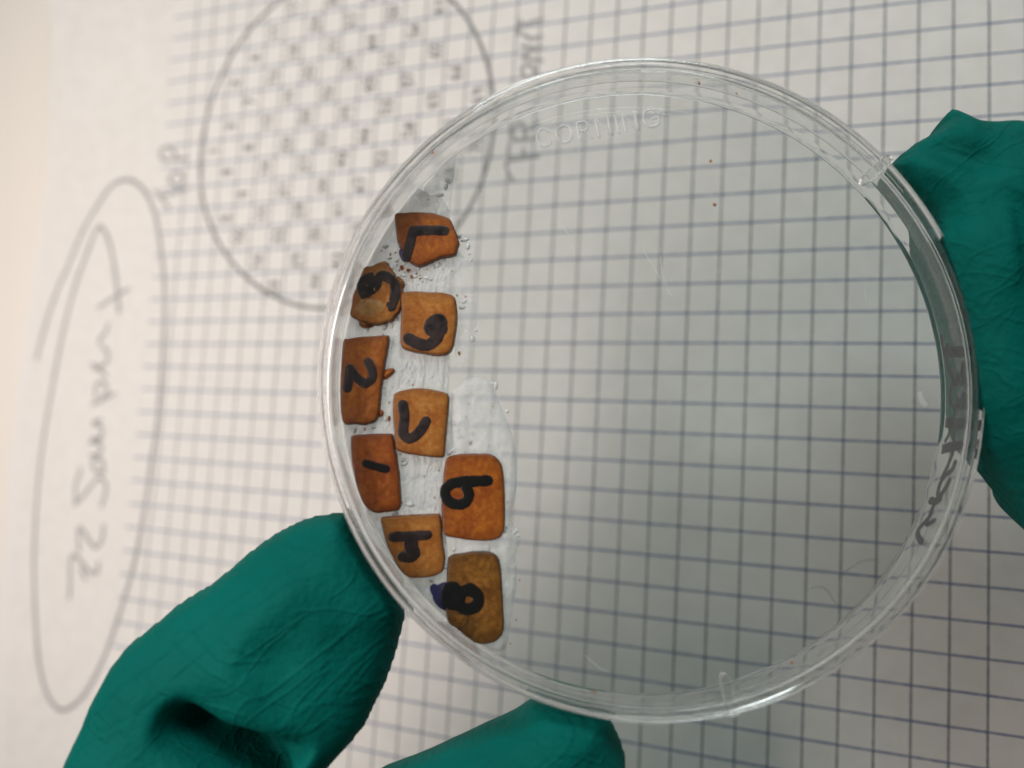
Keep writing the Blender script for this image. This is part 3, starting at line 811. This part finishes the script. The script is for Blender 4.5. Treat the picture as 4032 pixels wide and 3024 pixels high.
def tile(txt, poly, cols, label, inkm, digits, rough):
    q = clampR([px2d(x, y, TD) for x, y in poly], 43.82)
    if sum(q[i - 1][0] * q[i][1] - q[i][0] * q[i - 1][1] for i in range(len(q))) < 0: q = q[::-1]
    q = spline(q, 4, True)
    q = q + rng.normal(0, 0.02 * (1 + 4 * rough), q.shape)
    q = 0.5 * q + 0.25 * (np.roll(q, 1, 0) + np.roll(q, -1, 0))
    c = q.mean(0); q = q - c
    T = np.roll(q, -1, 0) - np.roll(q, 1, 0); T /= np.maximum(np.linalg.norm(T, axis=1), 1e-9)[:, None]
    N = np.stack([T[:, 1], -T[:, 0]], 1)
    for _ in range(6): N = (np.roll(N, 1, 0) + N + np.roll(N, -1, 0)); N /= np.linalg.norm(N, axis=1)[:, None]
    H = FLOOR - 0.16 - TD
    m = len(q); V = []; rim = []
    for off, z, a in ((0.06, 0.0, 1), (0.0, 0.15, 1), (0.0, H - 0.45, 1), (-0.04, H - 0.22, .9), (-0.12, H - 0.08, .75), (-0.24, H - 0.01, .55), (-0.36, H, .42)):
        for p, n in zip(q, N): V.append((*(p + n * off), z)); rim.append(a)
    nl = 7
    Fc = [(l * m + k, l * m + (k + 1) % m, (l + 1) * m + (k + 1) % m, (l + 1) * m + k) for l in range(nl - 1) for k in range(m)]
    Fc.append(tuple(range(m - 1, -1, -1)))
    inner = q - N * 0.30
    Vt, Ft, bt, _ = patch2d(inner, 0.28)
    dt, _, _ = dist_line(Vt, inner, True)
    zt = H + 0.03 * np.clip(dt / 0.8, 0, 1) + (0.02 + 0.06 * rough) * np.clip(dt, 0, 1) * wave(Vt[:, 0] + c[0], Vt[:, 1] + c[1], 0.9 + 1.2 * rough)
    zt[bt] = H - 0.02
    b0 = len(V)
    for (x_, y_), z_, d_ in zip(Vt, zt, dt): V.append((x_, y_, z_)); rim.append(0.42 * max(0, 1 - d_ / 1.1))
    Fc += [tuple(i + b0 for i in f) for f in Ft]
    M = DM @ Matrix.Translation((c[0] * MM, c[1] * MM, -(FLOOR - 0.16) * MM))
    root = empty('numbered_tile', M, label, 'tile', 'brown numbered tiles stuck in the dish')
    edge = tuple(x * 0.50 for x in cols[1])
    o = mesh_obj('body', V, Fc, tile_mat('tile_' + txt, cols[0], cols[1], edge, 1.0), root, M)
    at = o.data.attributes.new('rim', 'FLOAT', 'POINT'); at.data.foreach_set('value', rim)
    autosmooth(o, 60)
    V, Fc = [], []
    for k, (l, wd) in enumerate(digits):
        stroke([px2d(x, y, TD) - c for x, y in l], wd / 2.212 / 27.0, 0.05 + 0.012 * k, V, Fc, 7, 8, z0=H + 0.03, wob=0.10)
    mesh_obj('digit', V, Fc, inkm, root, M)
    return root, c, H, M


roots = {}
for t in tiles: roots[t[0]] = tile(*t)
# extras on single tiles
r8, c8, H8, M8 = roots['8']
V, Fc = [], []
stroke([px2d(*p, TD) - c8 for p in y3([(1320, 925), (1390, 925), (1430, 955), (1410, 1005), (1335, 1062)])], 0.13, 0.03, V, Fc, 5, 4, z0=H8 + 0.045)
mesh_obj('thin_pen_loop', V, Fc, M_INK, r8, M8)
V, Fc = [], []
stroke([px2d(*p, FLOOR - 0.3) - c8 for p in y3([(1225, 690), (1180, 712), (1158, 770), (1190, 822), (1235, 850)])], 1.5, 0.06, V, Fc, 5, 6, z0=0.16)
stroke([px2d(*p, FLOOR - 0.3) - c8 for p in y3([(1128, 700), (1140, 735)])], 1.3, 0.08, V, Fc, 5, 6, z0=0.16)
mesh_obj('ink_bleed', V, Fc, M_INKBLUE, r8, M8)
r7, c7, H7, M7 = roots['7']
V, Fc = [], []
stroke([px2d(*p, FLOOR - 0.3) - c7 for p in z1([(865, 660), (880, 705)])], 1.4, 0.06, V, Fc, 5, 6, z0=0.9)
mesh_obj('ink_bleed', V, Fc, M_INKBLUE, r7, M7)


r2_, c2, H2, M2 = roots['2']
for nm, pts in (('jutting_chip', [(1503, 1470), (1520, 1452), (1545, 1448), (1554, 1460), (1540, 1478), (1520, 1492), (1505, 1492)]), ('jutting_chip', [(1488, 1612), (1500, 1612), (1510, 1622), (1504, 1638), (1488, 1640)])):
    pl = spline([px2d(*p, TD + 0.4) - c2 for p in pts], 3, True)
    Vq, Fq, bq, _ = patch2d(pl, 0.22); dq, _, _ = dist_line(Vq, pl, True)
    mesh_obj(nm, np.c_[Vq, 0.25 + 0.75 * np.sqrt(np.clip(dq / 0.7, 0, 1)) * (1 + 0.25 * wave(Vq[:, 0], Vq[:, 1], 2.5))], Fq, tile_mat('tile_chip', *OR, (0.2, 0.05, 0.01)), r2_, M2)
r3_, c3_, H3_, M3_ = roots['3']
for zs in ([(405, 960), (352, 1010), (345, 1060), (372, 1100), (420, 1085)], [(610, 760), (650, 728), (700, 722), (735, 755), (690, 790)], [(800, 850), (850, 880), (872, 930), (850, 965), (815, 945)], [(720, 1190), (790, 1150), (815, 1180), (770, 1240), (730, 1240)], [(480, 1240), (560, 1255), (600, 1290), (520, 1310), (470, 1280)]):
    pl = spline([px2d(*p, TD + 0.6) - c3_ for p in z1(zs)], 3, True)
    r_ = np.hypot(*(pl + c3_).T); pl = (pl + c3_) * np.minimum(1, 43.8 / r_)[:, None] - c3_
    Vq, Fq, bq, _ = patch2d(pl, 0.22); dq, _, _ = dist_line(Vq, pl, True)
    mesh_obj('broken_chip', np.c_[Vq, 0.2 + 0.9 * np.sqrt(np.clip(dq / 0.8, 0, 1)) * (1 + 0.35 * wave(Vq[:, 0], Vq[:, 1], 2.5))], Fq, tile_mat('broken_tile', (0.50, 0.18, 0.03), (0.34, 0.09, 0.008), (0.3, 0.08, 0.01)), r3_, M3_)
# pale worn core of the broken tile
r3, c3, H3, M3 = roots['3']
core = spline([px2d(*p, TD) - c3 for p in z1([(450, 1090), (520, 1050), (600, 1060), (690, 1090), (700, 1140), (640, 1200), (540, 1210), (460, 1160)])], 3, True)
Vq, Fq, bq, _ = patch2d(core, 0.3)
dq, _, _ = dist_line(Vq, core, True)
mesh_obj('pale_core', np.c_[Vq, H3 + 0.03 + 0.14 * np.clip(dq / 0.8, 0, 1) * (1 + 0.3 * wave(Vq[:, 0], Vq[:, 1], 2.2))], Fq, tile_mat('pale_tile_core', (0.50, 0.26, 0.085), (0.40, 0.17, 0.04), (0.4, 0.2, 0.1)), r3, M3)

# ------------------------------------------------------------------ crumbs and fibres
V, Fc = [], []
spots = z1([(660, 280), (565, 700), (845, 780), (900, 810), (930, 860), (1005, 850), (790, 650), (1400, 1035), (1325, 1025), (1345, 1530), (710, 545), (1075, 190), (670, 635), (745, 660)]) + \
    y2([(735, 440), (735, 300), (940, 145), (1445, 655), (1465, 570), (1430, 310), (1605, 680), (1170, 890), (1040, 940), (1130, 1130), (1645, 335), (1770, 1170)]) + y3([(1840, 975), (1730, 1205), (1790, 1180), (985, 680), (1870, 630)])
big = {0: .55, 1: .5, 2: .75, 3: .6, 4: .65, 9: .6, 14: .75, 17: .6}
for _ in range(70):
    s = (1260 + rng.random() * 520, 900 + rng.random() * 330)
    spots.append(s)
for _ in range(45):
    s = (1200 + (600 + rng.random() * 470) / 2.212, 700 + (560 + rng.random() * 360) / 2.212)
    spots.append(s)
for _ in range(40):
    s = (1330 + rng.random() * 560, 1300 + rng.random() * 1150)
    spots.append(s)
for i, (px, py) in enumerate(spots):
    q = px2d(px, py, FLOOR - 0.3)
    if np.hypot(*q) > 42.8: continue
    s = big.get(i, 0.26 if i < 31 else 0.10 + 0.32 * rng.random() ** 2)
    bm = bmesh.new(); bmesh.ops.create_icosphere(bm, subdivisions=1, radius=s / 2)
    b = len(V)
    for v in bm.verts:
        k = 1 + rng.normal(0, 0.22)
        V.append((q[0] + v.co.x * k * 0.85, q[1] + v.co.y * k * 1.2, -(FLOOR - 0.3) + v.co.z * k * 0.7))
    for f in bm.faces: Fc.append([b + v.index for v in f.verts])
    bm.free()
mesh_obj('tile_crumbs', V, Fc, M_CRUMB, None, DM, False, {'kind': 'stuff', 'label': 'rusty brown crumbs scattered on the adhesive around the tiles', 'category': 'crumbs'})
V, Fc = [], []
for px, py, s in ((2400 + 780 / 2.212, 722 / 2.212, .42), (2400 + 885 / 2.212, 1400 / 2.212, .5), (2400 + 1110 / 2.212, 812 / 2.212, .3), (2815, 805, .55), (2400 + 1848 / 2.212, 1010 / 2.212, .3), (1500 + 450 / 2.212, 1328 / 2.212, .45), (3032 + 195 / 2.212, 2274 + 740 / 2.212, .5), (2200 + 300 / 2.212, 2274 + 1000 / 2.212, .4)):
    q = px2d(px, py, -0.1)
    bm = bmesh.new(); bmesh.ops.create_icosphere(bm, subdivisions=1, radius=s / 2); b = len(V)
    for v in bm.verts: k = 1 + rng.normal(0, .2); V.append((q[0] + v.co.x * k, q[1] + v.co.y * k, 0.0 + v.co.z * k * .5))
    for f in bm.faces: Fc.append([b + v.index for v in f.verts])
    bm.free()
mesh_obj('dust_specks', V, Fc, M_CRUMB, None, DM, False, {'kind': 'stuff', 'label': 'few dark dust specks on the clear lid', 'category': 'dust'})


def fibre(l, label, w=0.09, depth=0.0):
    V, Fc = [], []
    q = np.array([px2d(*p, depth) for p in l]); c = q.mean(0)
    stroke(q - c, w, w * 0.7, V, Fc, 8, 4, z0=-0.045)
    o = mesh_obj('fibre', V, Fc, M_FIBRE, None, DM @ Matrix.Translation((c[0] * MM, c[1] * MM, 0)))
    o['label'] = label; o['category'] = 'fibre'; o['group'] = 'loose fibres on the lid'


fz = lambda L: [(2700 + x / 2.212, 1800 + y / 2.212) for x, y in L]
fibre(fz([(1340, 1070), (1370, 1010), (1450, 960), (1530, 905), (1610, 895), (1690, 905)]), 'long fine hair on the lid near its lower right rim')
fibre(fz([(1095, 1145), (1150, 1128), (1215, 1145), (1255, 1190), (1280, 1235), (1330, 1290)]), 'curled fine hair on the lid, just below the long one')

# ------------------------------------------------------------------ gloved hands
def glove(name, outline, cell, W_, th, mid, folds, label, hug=None, wrinkle=0.12, thb=12.0):
    """outline: photo points with the depth they lie at; body swells from the outline to both sides"""
    q = np.array([px2d(x, y, d) for x, y, d in outline])
    dep = np.array([d for _, _, d in outline], float)
    if hug is None:
        r = np.hypot(q[:, 0], q[:, 1]); q = q * np.maximum(1, 45.75 / np.maximum(r, 1e-6))[:, None]
    full = spline(np.c_[q, dep], 5, True)
    if hug is None:
        r = np.hypot(full[:, 0], full[:, 1]); full[:, :2] *= np.maximum(1, 45.7 / np.maximum(r, 1e-6))[:, None]
    poly, pd = full[:, :2], full[:, 2]
    V, Fc, border, edges = patch2d(poly, cell)
    d, par, _ = dist_line(V, poly, True)
    hold = None
    idx = np.minimum((par * len(pd)).astype(int), len(pd) - 1)
    ed = pd[idx]                                                   # depth of the nearest outline point
    prof = np.sqrt(np.clip(1 - (1 - np.clip(d / W_, 0, 1)) ** 2, 0, 1))
    k = np.clip(d / 14.0, 0, 1); k = k * k * (3 - 2 * k)
    m = ed * (1 - k) + mid(V) * k
    # even out the carried-in outline depth
    nb = [[] for _ in range(len(V))]
    for f in Fc:
        for i in range(4): nb[f[i]].append(f[(i + 1) % 4]); nb[f[(i + 1) % 4]].append(f[i])
    E = np.array([(i, j) for i in range(len(V)) for j in nb[i]])
    cnt = np.bincount(E[:, 0], minlength=len(V))

    def relax(a, it, free):
        a = a.copy()
        for _ in range(it):
            s = np.bincount(E[:, 0], weights=a[E[:, 1]], minlength=len(V)) / cnt
            a[free] = 0.5 * a[free] + 0.5 * s[free]
        return a
    m = relax(m, 60, ~border)
    d = relax(d, 10, ~border)
    prof = np.sqrt(np.clip(1 - (1 - np.clip(d / W_, 0, 1)) ** 2, 0, 1)); prof[border] = 0
    prof = relax(prof, 4, ~border)
    # outline corners softened
    hf = th * prof
    for line, amp, sig, end in folds:
        l = spline([px2d(x, y, 6) for x, y in line], 6)
        dd, tt, _ = dist_line(V, l)
        tp = np.clip(np.minimum(tt / max(end[0], 1e-3), (1 - tt) / max(end[1], 1e-3)), 0, 1)
        tp = tp * tp * (3 - 2 * tp)
        hf = hf + amp * tp * np.exp(-(dd / sig) ** 2) * np.clip(prof * 1.3, 0, 1)
    hf = hf + wrinkle * prof * (wave(V[:, 0], V[:, 1], 0.35) + 0.5 * wave(V[:, 0] + 4, V[:, 1] * 1.4, 0.8))
    hf[border] = 0
    hf = relax(hf, 5, ~border)
    front = m - hf
    back = m + thb * np.sqrt(np.clip(1 - (1 - np.clip(d / (W_ * 0.55), 0, 1)) ** 2, 0, 1))
    if hug is not None:
        rho = np.hypot(V[:, 0], V[:, 1])
        over = np.clip(rho - 45.6, 0, None)
        lim = np.where(rho < 45.6, -0.12, -0.12 + 14 * (1 - np.exp(-over / 0.4)))
        back = np.where(rho < 58, np.minimum(back, lim), back)
        front = np.where((rho < 45.6) & ~border, np.minimum(front, -0.3), front)
        back = np.maximum(back, front + 0.02)
        m = np.where(border & (rho < 45.7), np.minimum(m, -0.15), m)
    front[border] = m[border]; back[border] = m[border]
    n = len(V)
    rem = {}; V3 = [(x, y, -z) for (x, y), z in zip(V, front)]
    for i in range(n):
        if border[i]: rem[i] = i
        else: rem[i] = len(V3); V3.append((V[i, 0], V[i, 1], -back[i]))
    F3 = [tuple(f) for f in Fc] + [tuple(rem[i] for i in f[::-1]) for f in Fc]
    V3 = np.array(V3)
    c = np.array([V[:, 0].mean(), V[:, 1].mean(), -8.0])
    o = mesh_obj(name, V3 - c, F3, M_GLOVE, None, DM @ Matrix.Translation(tuple(c * MM)))
    o['label'] = label; o['category'] = 'gloved hand'; o['group'] = 'green gloved hands holding the dish'
    sm = o.modifiers.new('even', 'SMOOTH'); sm.factor = 0.5; sm.iterations = 10
    s = o.modifiers.new('round', 'SUBSURF'); s.levels = 1; s.render_levels = 1
    return o


g4 = lambda L, d: [(200 + x * .72333, 1900 + y * .72333, d) for x, y in L]
f4 = lambda L: [(200 + x * .72333, 1900 + y * .72333) for x, y in L]
gb = lambda L, d: [(1400 + x / 1.7015, 2400 + y / 1.7015, d) for x, y in L]
out_l = [(60, 3900, 10), (120, 3500, 10)] + g4([(60, 1554), (110, 1430), (170, 1310), (215, 1190), (270, 1090), (330, 980), (400, 890), (460, 835), (520, 790), (610, 715), (700, 640), (790, 585), (880, 530), (940, 480), (1000, 430), (1075, 365), (1150, 310), (1240, 250), (1330, 205), (1400, 178), (1460, 163), (1530, 155)], 8) + \
    g4([(1620, 158), (1690, 240), (1750, 370), (1830, 520), (1910, 640)], 5.5) + g4([(1938, 742), (1920, 810), (1900, 890), (1878, 970), (1850, 1050), (1815, 1135), (1770, 1220), (1720, 1330), (1640, 1430), (1530, 1554)], 8) + \
    [(1250, 3120, 8), (1270, 3240, 8), (1380, 3240, 8)] + gb([(60, 1150), (230, 1062), (330, 1025), (430, 985), (640, 890), (850, 790), (1050, 700)], 8) + gb([(1150, 640), (1250, 600), (1400, 600), (1560, 640), (1690, 700)], 5.5) + \
    gb([(1745, 770), (1790, 865), (1818, 940), (1830, 1010), (1828, 1080)], 8) + [(2470, 3250, 8), (2440, 3600, 9), (2300, 4100, 10), (1700, 4500, 11), (700, 4500, 11)]
folds_l = [
    (f4([(690, 1200), (850, 1300), (1000, 1400), (1150, 1500), (1300, 1640)]), -11.0, 2.2, (0.12, 0.05)),
    (f4([(950, 1330), (1150, 1390), (1350, 1430), (1480, 1420)]), -6.0, 1.9, (0.25, 0.3)),
    (f4([(1440, 440), (1300, 600), (1180, 720), (1080, 860), (1060, 980), (1130, 1120), (960, 1190)]), 1.6, 3.2, (0.1, 0.2)),
    (f4([(1300, 1540), (1390, 1490), (1480, 1510)]), 3.0, 1.8, (0.3, 0.3)),
    (f4([(1000, 450), (1200, 370), (1400, 260), (1520, 200)]), 0.5, 1.0, (0.3, 0.3)),
    (f4([(380, 980), (640, 760), (900, 640), (1050, 660)]), 0.5, 1.2, (0.3, 0.4)),
    (f4([(300, 1090), (500, 1080), (700, 1110)]), 0.7, 1.6, (0.4, 0.3)),
    ([(1560, 3010), (1750, 2950), (1950, 2925), (2120, 2870), (2180, 2840)], 0.5, 0.9, (0.3, 0.3)),
    (f4([(760, 620), (1000, 560), (1200, 520), (1420, 400)]), 0.45, 0.9, (0.3, 0.4)),
    (f4([(1500, 420), (1600, 600), (1650, 800), (1600, 1000)]), -0.5, 1.6, (0.3, 0.4)),
    (f4([(250, 1400), (420, 1330), (560, 1350)]), -0.6, 1.6, (0.3, 0.4)),
    (f4([(1200, 820), (1330, 900), (1420, 1020)]), -0.5, 1.4, (0.3, 0.4)),
    ([(1820, 2900), (1980, 2840), (2100, 2800)], 0.45, 0.9, (0.3, 0.3)),
    ([(2180, 3020), (2300, 2960), (2420, 2960)], -0.5, 1.2, (0.3, 0.3)),
]
glove('gloved_hand', out_l, 0.5, 12.5, 8.5, lambda V: 8 + 0 * V[:, 0], folds_l, 'green gloved hand at lower left, thumb and finger gripping the dish from below')

ra = lambda L, d: [(3400 + x / 2.074, 300 + y / 2.074, d) for x, y in L]
rb = lambda L, d: [(3400 + x / 2.074, 1000 + y / 2.074, d) for x, y in L]
out_r = ra([(255, 705), (290, 650), (330, 600), (395, 548), (460, 500), (530, 460), (600, 420), (660, 380), (680, 318), (700, 262), (722, 236), (745, 228), (770, 236), (795, 262), (822, 305), (850, 348), (885, 368), (950, 372), (1040, 370), (1100, 355), (1150, 350), (1200, 358), (1260, 380), (1320, 410)], 5) + \
    [(4150, 500, 1), (4500, 480, -6), (5000, 420, -16), (6000, 300, -32), (7300, 300, -45), (7500, 1600, -47), (7300, 2950, -45), (6000, 2950, -32), (5000, 2700, -14), (4400, 2300, -3), (4150, 2090, 2)] + \
    [(4032, 1952, 3), (3990, 1890, 2.5), (3951, 1835, 2), (3902, 1771, 1.5), (3884, 1700, 1), (3872, 1630, 0), (3858, 1560, -.5), (3846, 1500, -.6), (3832, 1420, -.6), (3818, 1340, -.6), (3800, 1260, -.6), (3776, 1160, -.6), (3750, 1075, -.5), (3722, 1000, -.3), (3700, 925, 0.5)] + \
    ra([(590, 1130), (520, 1000), (440, 900), (350, 800)], 3.0)
folds_r = [
    (f4([(0, 0), (1, 1)]), 0, 1, (.3, .3)),
    ([(3400 + x / 2.074, 300 + y / 2.074) for x, y in [(735, 250), (690, 400), (660, 560), (680, 690), (740, 820)]], 1.5, 1.1, (0.1, 0.3)),
    ([(3400 + x / 2.074, 300 + y / 2.074) for x, y in [(300, 720), (450, 690), (580, 720), (690, 800), (820, 900), (950, 1010)]], -3.2, 2.1, (0.1, 0.35)),
    ([(3400 + x / 2.074, 300 + y / 2.074) for x, y in [(720, 900), (860, 960), (1000, 1100), (1080, 1200)]], 1.4, 1.8, (0.3, 0.4)),
    ([(3400 + x / 2.074, 300 + y / 2.074) for x, y in [(700, 420), (900, 430), (1100, 410), (1280, 430)]], 0.6, 1.6, (0.3, 0.3)),
    ([(3400 + x / 2.074, 300 + y / 2.074) for x, y in [(1000, 690), (1200, 670), (1400, 700)]], -1.6, 1.8, (0.3, 0.2)),
    ([(3400 + x / 2.074, 1000 + y / 2.074) for x, y in [(980, 900), (1100, 1050), (1250, 1250), (1400, 1400)]], 0.6, 1.6, (0.3, 0.2)),
    ([(3800, 850), (3812, 1000), (3815, 1250)], 1.2, 1.0, (0.3, 0.3)),
    ([(3690, 760), (3720, 900), (3760, 1050), (3790, 1200)], 0.8, 1.0, (0.3, 0.3)),
    ([(3700, 640), (3660, 700), (3640, 770)], -0.8, 1.2, (0.3, 0.3)),
]
glove('gloved_hand', out_r, 0.5, 11.0, 7.0, lambda V: 5 - 1.15 * np.clip(V[:, 0] - 53, 0, 45), folds_r[1:], 'green gloved hand at the right edge, fingertip pressing over the dish rim', hug='rim', thb=18.0)  # unseen forearm part is widened and raised to shade the lower-right page
